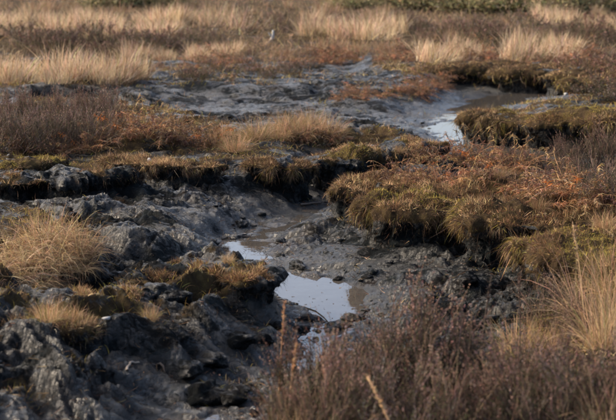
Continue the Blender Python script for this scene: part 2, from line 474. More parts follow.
FZ = 1.25
MOSS = [(*Pz(px, py, z), r) for px, py, z, r in [(392, 198, .42, .16), (412, 192, .44, .18), (432, 198, .44, .16), (455, 206, .44, .10), (548, 232, .47, .22), (578, 236, .48, .22), (600, 250, .48, .2), (530, 222, .45, .14),
    (15, 160, .42, .3), (60, 158, .42, .15), (195, 258, .38, .14), (225, 262, .38, .16), (245, 262, .38, .12), (105, 291, .35, .09), (140, 290, .35, .07), (66, 316, .32, .08), (45, 322, .32, .07),
    (498, 101, .38, .35), (520, 106, .38, .4), (555, 112, .4, .5), (590, 112, .42, .4), (520, 70, .5, .8), (480, 72, .46, .6), (570, 76, .5, .7), (600, 268, .4, .2), (350, 150, .4, .25), (390, 145, .36, .2)]]
def hag(name, label, lobes, vox=.018, fuzz=5000, hang=3000, hl=.13, tone=(1, 1, 1, 1), seed=0, base=None, cov=1.0):
    """lobes: (px, py, z_top, rx, ry, rot) pixel of the lobe's top centre; joined to one turf-capped body"""
    fuzz = int(fuzz * FZ); V = []; F = []; n = 0; cs = []
    for i, (px, py, dz, rx, ry, rot) in enumerate(lobes):
        c = Pz(px, py, dz); zb = float(look(HH, c[0], c[1])) if base is None else base
        zb = min(zb, dz - .12)
        v, q, caps = lobe(c[0], c[1], zb - .04, dz, rx, ry, rot, seed + i * 1.7)
        F += [[j + n for j in f] for f in q + caps]; V.append(v); n += len(v); cs.append((c[0], c[1], zb))
    V = np.concatenate(V)
    me = bpy.data.meshes.new('raw'); me.from_pydata(V.tolist(), [], F); me.update()
    o = bpy.data.objects.new('raw', me); col.objects.link(o)
    m = o.modifiers.new('r', 'REMESH'); m.mode = 'VOXEL'; m.voxel_size = vox
    dg = bpy.context.evaluated_depsgraph_get(); ev = o.evaluated_get(dg)
    em = bpy.data.meshes.new_from_object(ev)
    bpy.data.objects.remove(o); bpy.data.meshes.remove(me)
    nv = len(em.vertices); P = np.empty(nv * 3, np.float32); em.vertices.foreach_get('co', P); P = P.reshape(-1, 3).astype(float)
    N = np.empty(nv * 3, np.float32); em.vertices.foreach_get('normal', N); N = N.reshape(-1, 3).astype(float)
    side = 1 - np.clip(N[:, 2], 0, 1)
    ls = min(1.0, max(.45, .016 / vox)) if vox < .02 else .7
    bare = np.clip(1.2 - cov, 0, 1)
    Pw = P + .05 * np.stack([vn3(P * 9, 71), vn3(P * 9, 72), vn3(P * 9, 73)], 1)
    lump = (np.abs(vn3(P * 5.5, 3)) * .06 * (1 - .5 * bare) + vn3(Pw * np.array([11, 11, 15]), 4) * .026 + (1 - np.abs(vn3(Pw * np.array([24, 24, 34]), 5))) * .026 + vn3(P * 48, 6) * .010) * ls
    streak = (1 - np.abs(vn3(Pw * np.array([20, 20, 5]), 6))) * .05
    big = vn3(P * 2.2, 7) * .07 + vn3(Pw * np.array([4, 4, 13]), 12) * .045 * bare
    P2 = P + N * (lump - .045 + big + streak * side)[:, None]
    org = np.array([np.mean([c[0] for c in cs]), np.mean([c[1] for c in cs]), np.mean([c[2] for c in cs])])
    up = np.clip(N[:, 2], -1, 1)
    zt = max(l[2] for l in lobes); zb = min(c[2] for c in cs)
    hrel = np.clip((P[:, 2] - zb) / max(zt - zb, .05), 0, 1)
    cn = vn3(P * 5, 41) + .5 * vn3(P * 14, 42)
    moss = np.clip(.95 * sm(.30, .55, hrel + .12 * vn3(P * 6, 8)) * sm(-.75, -.1, up), 0, 1) * sm(-.45, .1, cn + (cov - .8) * (1.6 if cov < 1 else 3.6))
    em.vertices.foreach_set('co', np.ascontiguousarray(P2 - org, np.float32).ravel()); em.update()
    for kk, vv in (('moss', moss), ('wet', np.zeros(nv))):
        a = em.attributes.new(kk, 'FLOAT', 'POINT'); a.data.foreach_set('value', vv.astype(np.float32))
    em.polygons.foreach_set('use_smooth', np.ones(len(em.polygons), bool))
    em.materials.clear()
    root = empty(name, org, label, 'peat bank', 'turf-capped peat banks')
    obj('peat_body', em, M_PEAT, root)
    # sample the surface for turf
    em.calc_loop_triangles(); nt_ = len(em.loop_triangles)
    T = np.empty(nt_ * 3, np.int32); em.loop_triangles.foreach_get('vertices', T); T = T.reshape(-1, 3)
    X = P2 - org
    ar = np.linalg.norm(np.cross(X[T[:, 1]] - X[T[:, 0]], X[T[:, 2]] - X[T[:, 0]]), axis=1)
    def sample(wgt, k):
        p = ar * wgt; p = p / p.sum(); f = rng.choice(nt_, k, p=p)
        b = rng.dirichlet((1, 1, 1), k)
        return (X[T[f]] * b[..., None]).sum(1), unit((N[T[f]] * b[..., None]).sum(1)), f
    tu = up[T].mean(1); th = hrel[T].mean(1)
    def colour(Pw, n):
        q = Pw + org
        a = vn3(q * 2.6, 31); b = vn3(q * 8, 32) * .55 + a
        near_ = np.max([1 - np.hypot(q[:, 0] - mx, q[:, 1] - my) / mr for mx, my, mr in MOSS], 0)
        mo_ = near_ + .45 * b + .2 * rng.normal(size=n) > .02
        base_ = np.where(mo_[:, None], np.array(MOSSC), np.where((b > -.15)[:, None], np.array(BROWN), np.where((b > -.45)[:, None], np.array(STRAW), np.array(RUST))))
        alt = pick([MOSSC, STRAW, BROWN, RUST, DARKT], [tone[0] * .25, tone[1], tone[2] * 1.5, tone[3], .7], n)
        return jitter(np.where((rng.random(n) < np.where(mo_, .12, .55))[:, None], alt, base_), n, .28), mo_
    bag = Bag(); cen = X[T].mean(1) + org
    clump = sm(-.45, .25, vn3(cen * 5, 41) + .5 * vn3(cen * 14, 42) + (cov - .8) * 1.6)
    p_, n_, f = sample(sm(.15, .6, tu) * sm(.4, .6, th) * clump + 1e-7, fuzz)
    D = n_ * .6 + rng.normal(size=p_.shape) * .65; D[:, 2] += .2
    cf, mo_ = colour(p_, fuzz)
    ln = rng.uniform(.012, .055, fuzz) * (.4 + .9 * clump[f]) * np.where(mo_, .5, 1)
    wf = max(1, vox / .016)
    blades(bag, p_ - n_ * .004, D, ln, rng.uniform(.0018, .0036, fuzz) * wf, .3, cf, 2)
    obj('moss_and_turf', bag.mesh('moss_and_turf'), M_MOSS, root, kind='stuff')
    bag = Bag()
    cl2 = sm(-.5, .4, vn3(cen * np.array([7, 7, 2]), 43) + .6 * vn3(cen * np.array([17, 17, 4]), 44) + .5 * (cov - 1)) * (.1 + .9 * clump)
    lip = np.exp(-((tu - .02) / .42) ** 2) * sm(.34, .6, th) * (.04 + cl2) + 1e-7
    p_, n_, f = sample(lip, hang)
    q = (p_ + org) * 5
    drift = np.stack([vn3(q, 51), vn3(q, 52), vn3(q, 53) * .6], 1)
    D = n_ * np.array([.42, .42, .3]) + rng.normal(size=p_.shape) * .45 + drift * .7; D[:, 2] -= .55
    c = pick([BROWN, STRAW, MOSSC, DARKT], [.46, .14 * tone[1], .14 * tone[0], .40], hang)
    q = p_ + org; nm_ = np.max([1 - np.hypot(q[:, 0] - mx, q[:, 1] - my) / (mr * 1.25) for mx, my, mr in MOSS], 0)
    c = np.where(((nm_ + .3 * vn3(q * 7, 33) > .05) & (rng.random(hang) < .42))[:, None], np.array(MOSSC) * .75, c)
    Lh = np.exp(rng.normal(size=hang) * .45 - .25) * hl * (.3 + .8 * cl2[f]) * (1 + .9 * np.clip(vn3((p_ + org) * 9, 57), -.6, 1))
    blades(bag, p_ - n_ * .008, D, Lh, rng.uniform(.0014, .003, hang) * wf, rng.uniform(.2, .9, hang), jitter(c, hang, .3), 3, .24)
    nr_ = max(600, hang // 3)                       # bare root fibres over the whole face
    p_, n_, f = sample(sm(.75, .2, tu) * sm(.02, .2, th) + 1e-7, nr_)
    D = n_ * .25 + rng.normal(size=p_.shape) * .7; D[:, 2] -= .5
    blades(bag, p_ - n_ * .004, D, rng.uniform(.02, .10, nr_), rng.uniform(.0012, .0028, nr_) * wf, .4, jitter(pick([DARKT, BROWN, (.012, .010, .009), STRAW], [.4, .25, .35, .05], nr_), nr_, .3), 4, .3)
    obj('hanging_grass', bag.mesh('hanging_grass'), M_GRASS, root, kind='stuff')
    return root

# lobes: pixel of the top centre, top level, half-lengths in metres, turn
hag('peat_hag', 'large moss and heather topped peat bank overhanging the gully on the right', [
    (364, 181, .36, .27, .26, .2), (408, 197, .43, .33, .30, -.2), (430, 190, .47, .26, .28, -.3), (470, 199, .39, .30, .30, -.3), (508, 206, .46, .30, .34, -.4),
    (552, 232, .45, .30, .26, -.5), (584, 238, .50, .30, .30, -.4), (625, 245, .50, .46, .42, -.4), (670, 250, .50, .5, .5, 0), (440, 176, .45, .50, .40, 0), (525, 182, .47, .6, .50, 0), (560, 205, .46, .45, .4, 0), (610, 195, .50, .6, .7, 0)],
    .0165, 56000, 36000, .060, (.6, .3, 1.9, .8), 1, cov=1.1)
hag('peat_hag', 'dark undercut peat hag with bare black lip at the left, below the heather', [
    (58, 169, .43, .40, .28, 0), (95, 169, .43, .30, .24, .2), (20, 172, .41, .4, .28, 0)], .015, 1800, 2200, .07, (.5, .3, 1.6, .3), 5, cov=.5)
hag('peat_hag', 'blond grassy turf lip over black peat below the russet bracken', [
    (132, 157, .43, .28, .18, .1), (165, 157, .44, .32, .20, 0), (197, 160, .42, .26, .18, -.1)], .015, 9000, 7000, .065, (.5, 1.8, .9, .3), 9)
hag('peat_hag', 'small round grass-capped peat hag in the middle, above the smooth mud', [
    (270, 158, .40, .22, .20, 0), (290, 160, .38, .20, .18, .3)], .015, 3000, 3600, .065, (.5, 1.0, 1.2, .3), 13, cov=.85)
hag('peat_hag', 'mossy shoulder of turf at the left edge beside the undercut hag', [
    (0, 160, .42, .45, .28, 0), (32, 158, .41, .28, .22, 0)], .018, 5500, 900, .06, (1.5, .9, .9, .3), 17)
hag('peat_hag', 'mossy tip of the foreground peat ridge beside the puddle', [
    (208, 262, .38, .36, .22, -.2), (245, 268, .37, .20, .22, 0), (165, 270, .34, .36, .18, -.2)], .014, 5200, 700, .045, (1.2, .5, 1.2, 1.1), 21, cov=.62)
hag('peat_hag', 'low moss-crested peat ridge at lower left with yellow-green patches', [
    (118, 291, .35, .34, .14, .15), (70, 294, .36, .30, .12, .1)], .014, 2400, 500, .045, (1.6, .5, 1.2, .9), 25, cov=.5)
hag('peat_hag', 'brown tufted hummock of peat and moss at the lower left edge', [
    (40, 316, .34, .30, .18, 0), (70, 318, .30, .16, .16, 0), (5, 320, .34, .26, .2, 0)], .013, 5000, 3600, .05, (.8, .6, 1.4, .8), 29, cov=.7)
hag('peat_hag', 'mossy undercut peat block at middle right in front of the pool', [
    (488, 110, .36, .34, .26, 0), (520, 113, .36, .42, .30, 0), (565, 114, .38, .6, .36, 0), (615, 111, .44, .7, .45, 0), (670, 112, .46, .6, .6, 0)], .022, 18000, 11000, .10, (1.4, .7, 1.0, .4), 33)
hag('peat_hag', 'long low mossy bank with dark undercut beyond the pool', [
    (472, 65, .36, .9, .4, 0), (512, 62, .38, 1.1, .45, .1), (555, 67, .38, 1.0, .4, 0), (592, 71, .38, .9, .4, 0), (640, 76, .40, 1.2, .5, 0)], .03, 12000, 6000, .12, (1.2, .9, 1.1, .5), 37)
hag('peat_hag', 'grassy hummock on the right edge above the blond tussock', [
    (600, 262, .40, .34, .26, 0), (640, 270, .4, .4, .3, 0)], .016, 7000, 6000, .09, (1.2, .9, 1, .4), 41)
hag('peat_hag', 'broken dark peat mound with straw flecks behind the small round hag', [
    (330, 150, .40, .4, .26, 0), (372, 146, .38, .4, .26, -.2), (408, 144, .34, .3, .24, 0)], .016, 6000, 1500, .05, (.8, 1.6, 1, .5), 49, cov=.75)

# ------------------------------------------------------------------ plant prototypes
def tussock_mesh(nb, length, spread, straw=(.47, .33, .17), seedheads=True, lean=(0, 0), base_r=.10, green=.12, K=5, wd=.0045):
    bag = Bag()
    a = rng.uniform(0, 2 * np.pi, nb); r = np.sqrt(rng.random(nb)) * base_r
    P = np.stack([np.cos(a) * r, np.sin(a) * r, np.full(nb, -.03)], 1)
    s = np.abs(rng.normal(size=nb)) * spread
    b = a + rng.normal(size=nb) * .7
    D = np.stack([np.cos(b) * s + lean[0], np.sin(b) * s + lean[1], np.ones(nb)], 1)
    L = length * rng.uniform(.45, 1.15, nb)
    C = pick([straw, tuple(np.array(straw) * .62), (.20, .12, .055), (.14, .13, .04)], [.52, .22, .16, green], nb)
    blades(bag, P, D, L, rng.uniform(.7, 1.3, nb) * wd, rng.uniform(.05, .42, nb), jitter(C, nb, .18), K, .05)
    return bag
def thatch_bag(n, r, length, cols, wts, wd=.004):
    bag = Bag()
    a = rng.uniform(0, 2 * np.pi, n); rr = np.sqrt(rng.random(n)) * r
    P = np.stack([np.cos(a) * rr, np.sin(a) * rr, rng.uniform(.0, .07, n) * (1.2 - rr / r)], 1)
    D = rng.normal(size=(n, 3)); D[:, 2] = np.abs(D[:, 2]) * .5 + .15; D[:, :2] += np.stack([np.cos(a), np.sin(a)], 1) * .6
    blades(bag, P, D, rng.uniform(.4, 1.2, n) * length, wd, rng.uniform(.2, .6, n), jitter(pick(cols, wts, n), n, .22), 4, .14)
    return bag

def heather_bags(nshoot, rad, ht, tint, lv=13, leaf=.0075, wide=.0042):
    """woody stems fan out from the base, their ends carry upright leafy shoots and dead flower spikes"""
    wood = Bag(); fol = Bag(); flo = Bag()
    nm = max(10, nshoot // 14)
    a = rng.uniform(0, 2 * np.pi, nm); rr = np.sqrt(rng.random(nm))
    end = np.stack([np.cos(a) * rr * rad, np.sin(a) * rr * rad, ht * (.82 - .52 * rr ** 2) * rng.uniform(.6, 1.1, nm)], 1)
    st = np.stack([np.cos(a) * rr * rad * .25, np.sin(a) * rr * rad * .25, np.full(nm, -.03)], 1)
    t = np.linspace(0, 1, 6)[None, :, None]
    path = st[:, None] * (1 - t) + end[:, None] * t
    path[..., 2] = st[:, None, 2] + (end[:, None, 2] - st[:, None, 2]) * (t[..., 0] ** 1.25)
    path[:, 1:-1] += rng.normal(size=(nm, 4, 3)) * .012
    tubes(wood, path, .0048, .0018, jitter((.085, .055, .042), nm, .2), 4)
    j = rng.integers(0, nm, nshoot); tt = rng.uniform(.3, 1, nshoot) ** .6
    k = np.minimum((tt * 5).astype(int), 4); fr = (tt * 5 - k)[:, None]
    P = path[j, k] * (1 - fr) + path[j, k + 1] * fr
    lean = rng.normal(size=(nm, 3)) * .28
    D = rng.normal(size=(nshoot, 3)) * .30 + lean[j]; D[:, :2] += P[:, :2] / rad * .40; D[:, 2] += 1.0
    D = unit(D); L = np.exp(rng.normal(size=nshoot) * .35) * .115 * (ht / .42)
    blades(wood, P, D, L, .003, .02, jitter((.11, .068, .048), nshoot, .2), 3)
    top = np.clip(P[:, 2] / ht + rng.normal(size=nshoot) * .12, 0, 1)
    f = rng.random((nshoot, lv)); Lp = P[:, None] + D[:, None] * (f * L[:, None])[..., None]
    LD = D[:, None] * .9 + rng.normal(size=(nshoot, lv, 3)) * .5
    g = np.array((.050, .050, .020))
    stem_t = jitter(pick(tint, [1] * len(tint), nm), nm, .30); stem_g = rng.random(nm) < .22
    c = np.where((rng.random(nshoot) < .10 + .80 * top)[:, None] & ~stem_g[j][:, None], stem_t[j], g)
    C = np.repeat(jitter(c, nshoot, .28)[:, None], lv, 1)
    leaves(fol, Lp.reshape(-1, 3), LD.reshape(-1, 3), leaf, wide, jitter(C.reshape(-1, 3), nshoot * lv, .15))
    s = np.nonzero(top > .45)[0]; nf = 7
    f = rng.uniform(.55, 1.05, (len(s), nf)); Fp = P[s][:, None] + D[s][:, None] * (f * L[s][:, None])[..., None]
    FD = rng.normal(size=(len(s), nf, 3)) + D[s][:, None] * .4
    fc = np.repeat(jitter(pick([(.165, .096, .072), (.12, .068, .052), (.205, .132, .100)], [1, 1, .6], len(s)), len(s), .2)[:, None], nf, 1)
    leaves(flo, Fp.reshape(-1, 3), FD.reshape(-1, 3), leaf * 1.05, wide * 1.5, fc.reshape(-1, 3))
    return wood, fol, flo

def bracken_bags(nf, length):
    """collapsed russet fronds: bent stalks with rows of curled leaflets"""
    stalk = Bag(); fr = Bag()
    a = rng.uniform(0, 2 * np.pi, nf); s = rng.uniform(.3, 1.3, nf)
    P = np.stack([rng.normal(size=nf) * .08, rng.normal(size=nf) * .08, np.full(nf, -.02)], 1)
    d = unit(np.stack([np.cos(a) * s, np.sin(a) * s, np.ones(nf)], 1)); L = length * rng.uniform(.5, 1.1, nf)
    K = 8; path = [P]
    for k in range(K - 1):
        path.append(path[-1] + d * (L / (K - 1))[:, None]); d = d + rng.normal(size=d.shape) * .12; d[:, 2] -= .22; d = unit(d)
    path = np.stack(path, 1); path[..., 2] = np.maximum(path[..., 2], -.02 + .03 * rng.random(path.shape[:2]))
    tubes(stalk, path, .003, .0012, jitter((.24, .13, .06), nf, .25), 4)
    m = 34; f = rng.uniform(.25, 1, (nf, m)) * (K - 1.001); k = f.astype(int); q = (f - k)[..., None]
    ii = np.arange(nf)[:, None]
    B = path[ii, k] * (1 - q) + path[ii, k + 1] * q
    D = rng.normal(size=(nf, m, 3)); D[..., 2] = D[..., 2] * .6 - .25
    C = jitter(pick([(.21, .105, .052), (.15, .080, .045), (.30, .18, .09), (.085, .05, .032), (.30, .11, .02)], [.34, .36, .12, .22, .012], nf), nf, .2)
    C = np.repeat(C[:, None], m, 1).reshape(-1, 3)
    n = nf * m
    blades(fr, B.reshape(-1, 3), D.reshape(-1, 3), rng.uniform(.03, .085, n), rng.uniform(.005, .012, n), .3, jitter(C, n, .15), 3, .25)
    return stalk, fr

def shrub_bags(n, rx, rz):
    wood = Bag(); fol = Bag(); nm = 60
    a = rng.uniform(0, 2 * np.pi, nm); rr = np.sqrt(rng.random(nm))
    end = np.stack([np.cos(a) * rr * rx, np.sin(a) * rr * rx, rz * rng.uniform(.4, 1, nm) * (1 - .4 * rr ** 2)], 1)
    t = np.linspace(0, 1, 5)[None, :, None]; path = end[:, None] * t; path[:, 1:-1] += rng.normal(size=(nm, 3, 3)) * .05
    path[:, 0, 2] = -.05
    tubes(wood, path, .02, .006, jitter((.07, .055, .035), nm), 4)
    j = rng.integers(0, nm, n); tt = rng.uniform(.2, 1, n)[:, None]
    B = end[j] * tt + rng.normal(size=(n, 3)) * np.array([.16, .16, .12]); B[:, 2] = np.abs(B[:, 2])
    C = jitter(pick([(.17, .155, .065), (.23, .185, .09), (.125, .125, .055), (.30, .22, .13)], [1, .8, .8, .6], n), n, .25)
    leaves(fol, B, rng.normal(size=(n, 3)) + np.array([0, 0, .8]), rng.uniform(.07, .16, n), .035, C)
    return wood, fol

def joined(bags, name):
    b = Bag()
    for g in bags:
        for V, C in zip(g.V, g.C): pass
        b.add(np.concatenate(g.V), np.concatenate(g.Q) if g.Q else None, np.concatenate(g.T) if g.T else None, np.concatenate(g.C))
    return b.mesh(name)

MAUVE = [(.130, .062, .043), (.082, .042, .031), (.170, .090, .064), (.062, .046, .024)]
GREYH = [(.135, .105, .090), (.095, .075, .065), (.18, .142, .12)]
def with_mat(me, m): me.materials.append(m); return me
HEATHER = {}
for kind, tint, ns, rad, ht in (('mauve', MAUVE, 560, .23, .47), ('mauve2', MAUVE, 430, .19, .40), ('grey', GREYH, 560, .30, .46), ('grey2', GREYH, 480, .34, .40)):
    wd, fo, fl = heather_bags(ns, rad, ht, tint)
    HEATHER[kind] = [('woody_stems', with_mat(wd.mesh('woody_stems'), M_WOOD)), ('foliage', with_mat(fo.mesh('foliage'), M_HEATH)), ('dead_flowers', with_mat(fl.mesh('dead_flowers'), M_HEATH))]
TUSS = {}
for kind, nb, ln, sp, stw, br in (('blond', 420, .50, .42, (.42, .285, .165), .10), ('blond2', 360, .42, .6, (.38, .25, .135), .12), ('long', 320, .58, .55, (.43, .29, .17), .11), ('brown', 340, .38, .55, (.30, .185, .10), .12), ('rusty', 360, .36, .6, (.33, .20, .115), .16)):
    TUSS[kind] = [('blades', with_mat(tussock_mesh(nb, ln, sp, stw, base_r=br).mesh('blades'), M_GRASS)),
                  ('thatch', with_mat(thatch_bag(160, .2, .22, [STRAW, BROWN, (.30, .19, .09)], [.4, .3, .3]).mesh('thatch'), M_GRASS))]
tg = Bag()
for nn, rr, ll, dr in ((420, .24, .34, .5),):
    tg = thatch_bag(420, .22, .34, [(.36, .25, .13), (.24, .15, .08), BROWN, (.44, .32, .19)], [.36, .32, .2, .12], .0038)
TUSS['tangle'] = [('blades', with_mat(tg.mesh('blades'), M_GRASS)), ('thatch', TUSS['brown'][1][1])]
BRACK = {}
for kind, nf, ln in (('bracken', 46, .50), ('bracken2', 36, .40)):
    st, fr = bracken_bags(nf, ln)
    BRACK[kind] = [('stalks', with_mat(st.mesh('stalks'), M_WOOD)), ('fronds', with_mat(fr.mesh('fronds'), M_GRASS))]
# distant kinds: one mesh each
FAR = {}
for i in range(2):
    FAR['tuss%d' % i] = with_mat(joined([tussock_mesh(260, .60, .38 + .15 * i, (.50, .36, .235), base_r=.34, K=3, wd=.011, green=.05)], 'far_tussock'), M_GRASS)
    FAR['brown%d' % i] = with_mat(joined([tussock_mesh(190, .42, .6, (.24, .15, .095), base_r=.34, K=3, wd=.011, green=.08)], 'far_brown'), M_GRASS)
    FAR['heath%d' % i] = with_mat(joined(heather_bags(420, .62, .42, GREYH if i else MAUVE, 7, .018, .011), 'far_heather'), M_HEATH)
    FAR['russet%d' % i] = with_mat(joined(bracken_bags(44, .55), 'far_bracken'), M_GRASS)
    FAR['shrub%d' % i] = with_mat(joined(shrub_bags(2600, 1.0, 1.1), 'far_shrub'), M_HEATH)

ORD = ['first', 'second', 'third', 'fourth', 'fifth', 'sixth', 'seventh', 'eighth', 'ninth', 'tenth', 'eleventh', 'twelfth', 'thirteenth', 'fourteenth', 'fifteenth', 'sixteenth', 'seventeenth', 'eighteenth', 'nineteenth', 'twentieth', 'twenty-first', 'twenty-second', 'twenty-third', 'twenty-fourth', 'twenty-fifth']
def plant(name, parts, loc, sc, label, cat, group, rz=None, tilt=0):
    o = empty(name, loc, label, cat, group)
    o.rotation_euler = (rng.normal() * .06 + tilt, rng.normal() * .06, rng.uniform(0, 6.28) if rz is None else rz)
    o.scale = (sc * rng.uniform(.92, 1.08), sc * rng.uniform(.92, 1.08), sc * rng.uniform(.92, 1.08))
    for nm, me in parts:
        obj(nm, me, None, o, kind='stuff')
    return o
def row(name, kinds, table, spots, label, cat, group, on=None):
    """spots (px, py, scale) sorted from the left of the photo, each with its own ordinal"""
    spots = sorted(spots)
    for i, (px, py, sc) in enumerate(spots):
        if on is None: g = G(px, py); z = ground_z(*g)
        else: g = Pz(px, py, on); z = on
        lab = label if len(spots) == 1 else label % ORD[i]
        plant(name, table[kinds[i % len(kinds)]], (g[0], g[1], z - .01), sc, lab, cat, group)

# top surface of every hag, for things that stand on one
bpy.context.view_layer.update()
DG = bpy.context.evaluated_depsgraph_get()
def drop(x, y):
    hit, loc, *_ = scene.ray_cast(DG, Vector((x, y, 3)), Vector((0, 0, -1)))
    return loc.z if hit else ground_z(x, y)
SOLID = [o for o in bpy.data.objects if o.type == 'MESH' and o.name.startswith(('peat_body', 'peat_ground'))]
def drop(x, y):
    best = -9
    for o in SOLID:
        mw = Vector(o.parent.location) if o.parent else Vector((0, 0, 0))
        ok, loc, nn, fi = o.ray_cast(Vector((x, y, 4)) - mw, Vector((0, 0, -1)))
        if ok: best = max(best, loc.z + mw.z)
    return best if best > -5 else ground_z(x, y)

def on_top(name, kinds, table, spots, label, cat, group, z0=.46):
    spots = sorted(spots)
    for i, (px, py, sc) in enumerate(spots):
        g = Pz(px, py, z0); z = drop(*g); g = Pz(px, py, z); z = drop(*g)
        lab = label if len(spots) == 1 else label % ORD[i]
        plant(name, table[kinds[i % len(kinds)]], (g[0], g[1], z - .012), sc, lab, cat, group)

# ---- foreground heather along the bottom right
def front(spots, label, kinds, table, name, cat, group):
    spots = sorted(spots)
    for i, (px, d, sc) in enumerate(spots):
        x = (px - 308) / FPX * (d * CP + (CAM_H - .2) * SP)
        lab = label if len(spots) == 1 else label % ORD[i]
        plant(name, table[kinds[i % len(kinds)]], (x, d, drop(x, d) - .012), sc, lab, cat, group)
front([(300, 5.95, .92), (338, 6.05, 1.02), (372, 5.95, .88), (408, 6.05, 1.14), (440, 6.0, 1.10), (472, 5.95, .86), (505, 5.9, .92), (535, 5.7, .72), (568, 5.75, .86), (598, 5.7, .74), (632, 5.8, .92)],
      'brown-mauve heather bush in the back row along the bottom edge, %s from the left', ['mauve', 'mauve2', 'grey', 'mauve'], HEATHER, 'heather_bush', 'heather', 'foreground heather')
front([(288, 5.5, .75), (326, 5.4, 1.0), (366, 5.5, .7), (402, 5.4, .95), (446, 5.45, 1.0), (482, 5.4, .72), (520, 5.45, .95), (560, 5.35, 1.05), (596, 5.4, .8), (632, 5.4, 1.0)],
      'dark heather bush in the front row at the bottom edge, %s from the left', ['mauve2', 'mauve', 'mauve', 'grey'], HEATHER, 'heather_bush', 'heather', 'foreground heather')
front([(296, 5.25, .62), (345, 5.15, .62), (408, 5.1, .6), (610, 5.2, .62)], 'arching straw grass tuft among the bottom-edge heather, %s from the left', ['long', 'brown', 'blond2'], TUSS, 'grass_tuft', 'grass', 'foreground grass tufts')

# ---- right foreground: green-brown heather and blond tussocks
front([(556, 7.35, .72), (574, 7.0, .70)], 'dark green-brown heather bush left of the blond tussock on the right, %s from the left', ['grey', 'mauve2'], HEATHER, 'heather_bush', 'heather', 'heather by the blond tussock')
front([(594, 7.2, .85), (612, 7.45, .85), (606, 6.75, .75), (624, 7.0, .9)], 'blond grass tussock at the right edge above the foreground heather, %s from the left', ['long', 'blond', 'blond2'], TUSS, 'grass_tussock', 'grass', 'blond tussocks at the right edge')
front([(520, 6.95, .62), (545, 6.8, .6)], 'low pale grass cushion behind the foreground heather, %s from the left', ['blond2', 'brown'], TUSS, 'grass_tuft', 'grass', 'low grass cushions')

# ---- on the right bank
on_top('heather_bush', ['grey', 'mauve', 'mauve2', 'grey2'], HEATHER, [(548, 168, .6), (566, 165, .75), (585, 163, .85), (604, 165, .95), (625, 168, 1.0), (575, 180, .6), (598, 190, .75), (618, 198, .8), (612, 222, .6), (526, 167, .50), (508, 166, .46), (490, 166, .44), (470, 166, .40), (452, 168, .42), (434, 170, .38), (418, 173, .34), (540, 180, .4)],
       'purplish-grey heather bush on top of the right bank, %s from the left', 'heather', 'heather on the right bank')
on_top('bracken_clump', ['bracken', 'bracken2'], BRACK, [(402, 174, 0.59), (418, 170, 0.65), (432, 166, 0.78), (446, 168, 0.81), (460, 166, 0.86), (474, 170, 0.85), (490, 167, 0.86), (508, 172, 0.85), (524, 170, 0.86), (541, 178, 0.78), (480, 180, 0.65), (500, 184, 0.65), (520, 186, 0.72), (560, 196, 0.78), (585, 208, 0.72), (440, 180, 0.59), (535, 194, 0.65), (548, 190, 0.72), (466, 182, 0.59), (572, 216, 0.65), (600, 214, 0.72), (424, 180, 0.52)],
       'collapsed brown bracken clump on the right bank, %s from the left', 'bracken', 'bracken on the right bank')
on_top('grass_tuft', ['brown', 'tangle', 'rusty'], TUSS, [(398, 182, .3), (455, 188, .3), (500, 194, .32), (540, 206, .36), (575, 226, .4), (605, 236, .45), (562, 172, .4)],
       'short dry grass tuft near the edge of the right bank, %s from the left', 'grass', 'grass tufts on the right bank')

# ---- left heather mass and russet bracken behind the hags
sp = []
for k in range(20):
    sp.append((-6 + k * 6.2 + rng.normal() * 1.5, [150, 141, 132, 124][k % 4] + rng.normal() * 1.5, rng.uniform(.88, 1.1)))
row('heather_bush', ['grey', 'grey2', 'mauve', 'grey'], HEATHER, sp, 'grey-brown heather bush in the thick stand at the left, %s from the left', 'heather', 'heather stand at the left')
row('bracken_clump', ['bracken', 'bracken2'], BRACK, [(112, 146, .9), (124, 140, .95), (138, 147, .9), (150, 141, .95), (163, 147, .85), (176, 144, .85), (190, 148, .8), (204, 145, .75), (132, 132, .8), (160, 133, .8), (60, 152, .7), (90, 152, .7), (28, 152, .6)],
    'russet bracken clump beside the left heather stand, %s from the left', 'bracken', 'bracken behind the left hags')
row('grass_tussock', ['rusty', 'brown', 'rusty', 'blond2'], TUSS, [(218, 146, .6), (236, 150, .65), (256, 140, .8), (276, 138, .85), (296, 137, .9), (316, 136, .95), (330, 138, .9), (288, 130, .8), (310, 129, .8), (226, 136, .65)],
    'tan grass tussock in the clump above the middle hag, %s from the left', 'grass', 'tan tussocks in the middle')
row('bracken_clump', ['bracken2'], BRACK, [(300, 139, .7), (322, 138, .75), (334, 140, .65), (222, 136, .6)], 'reddish bracken among the tan middle tussocks, %s from the left', 'bracken', 'bracken among the tan tussocks')

# ---- straw mound at the left edge
row('grass_tussock', ['tangle', 'tangle', 'brown', 'tangle'], TUSS, [(8, 258, .8), (28, 252, .75), (46, 252, .85), (62, 256, .8), (76, 262, .7), (20, 272, .8), (44, 276, .75), (4, 282, .8), (60, 242, .6), (66, 272, .7), (30, 284, .6)],
    'tangled straw grass tuft on the mound at the left edge, %s from the left', 'grass', 'straw mound at the left edge')
row('heather_bush', ['grey'], HEATHER, [(2, 246, .5)], 'small dark heather sprig at the left edge above the straw mound', 'heather', None)
row('grass_tuft', ['brown', 'blond2'], TUSS, [(20, 322, .4), (48, 320, .42), (72, 318, .38), (88, 326, .3), (130, 300, .25), (150, 316, .25), (185, 270, .22), (228, 268, .22)],
    'small brown grass tuft on the lower left peat, %s from the left', 'grass', 'tufts on the lower left peat')

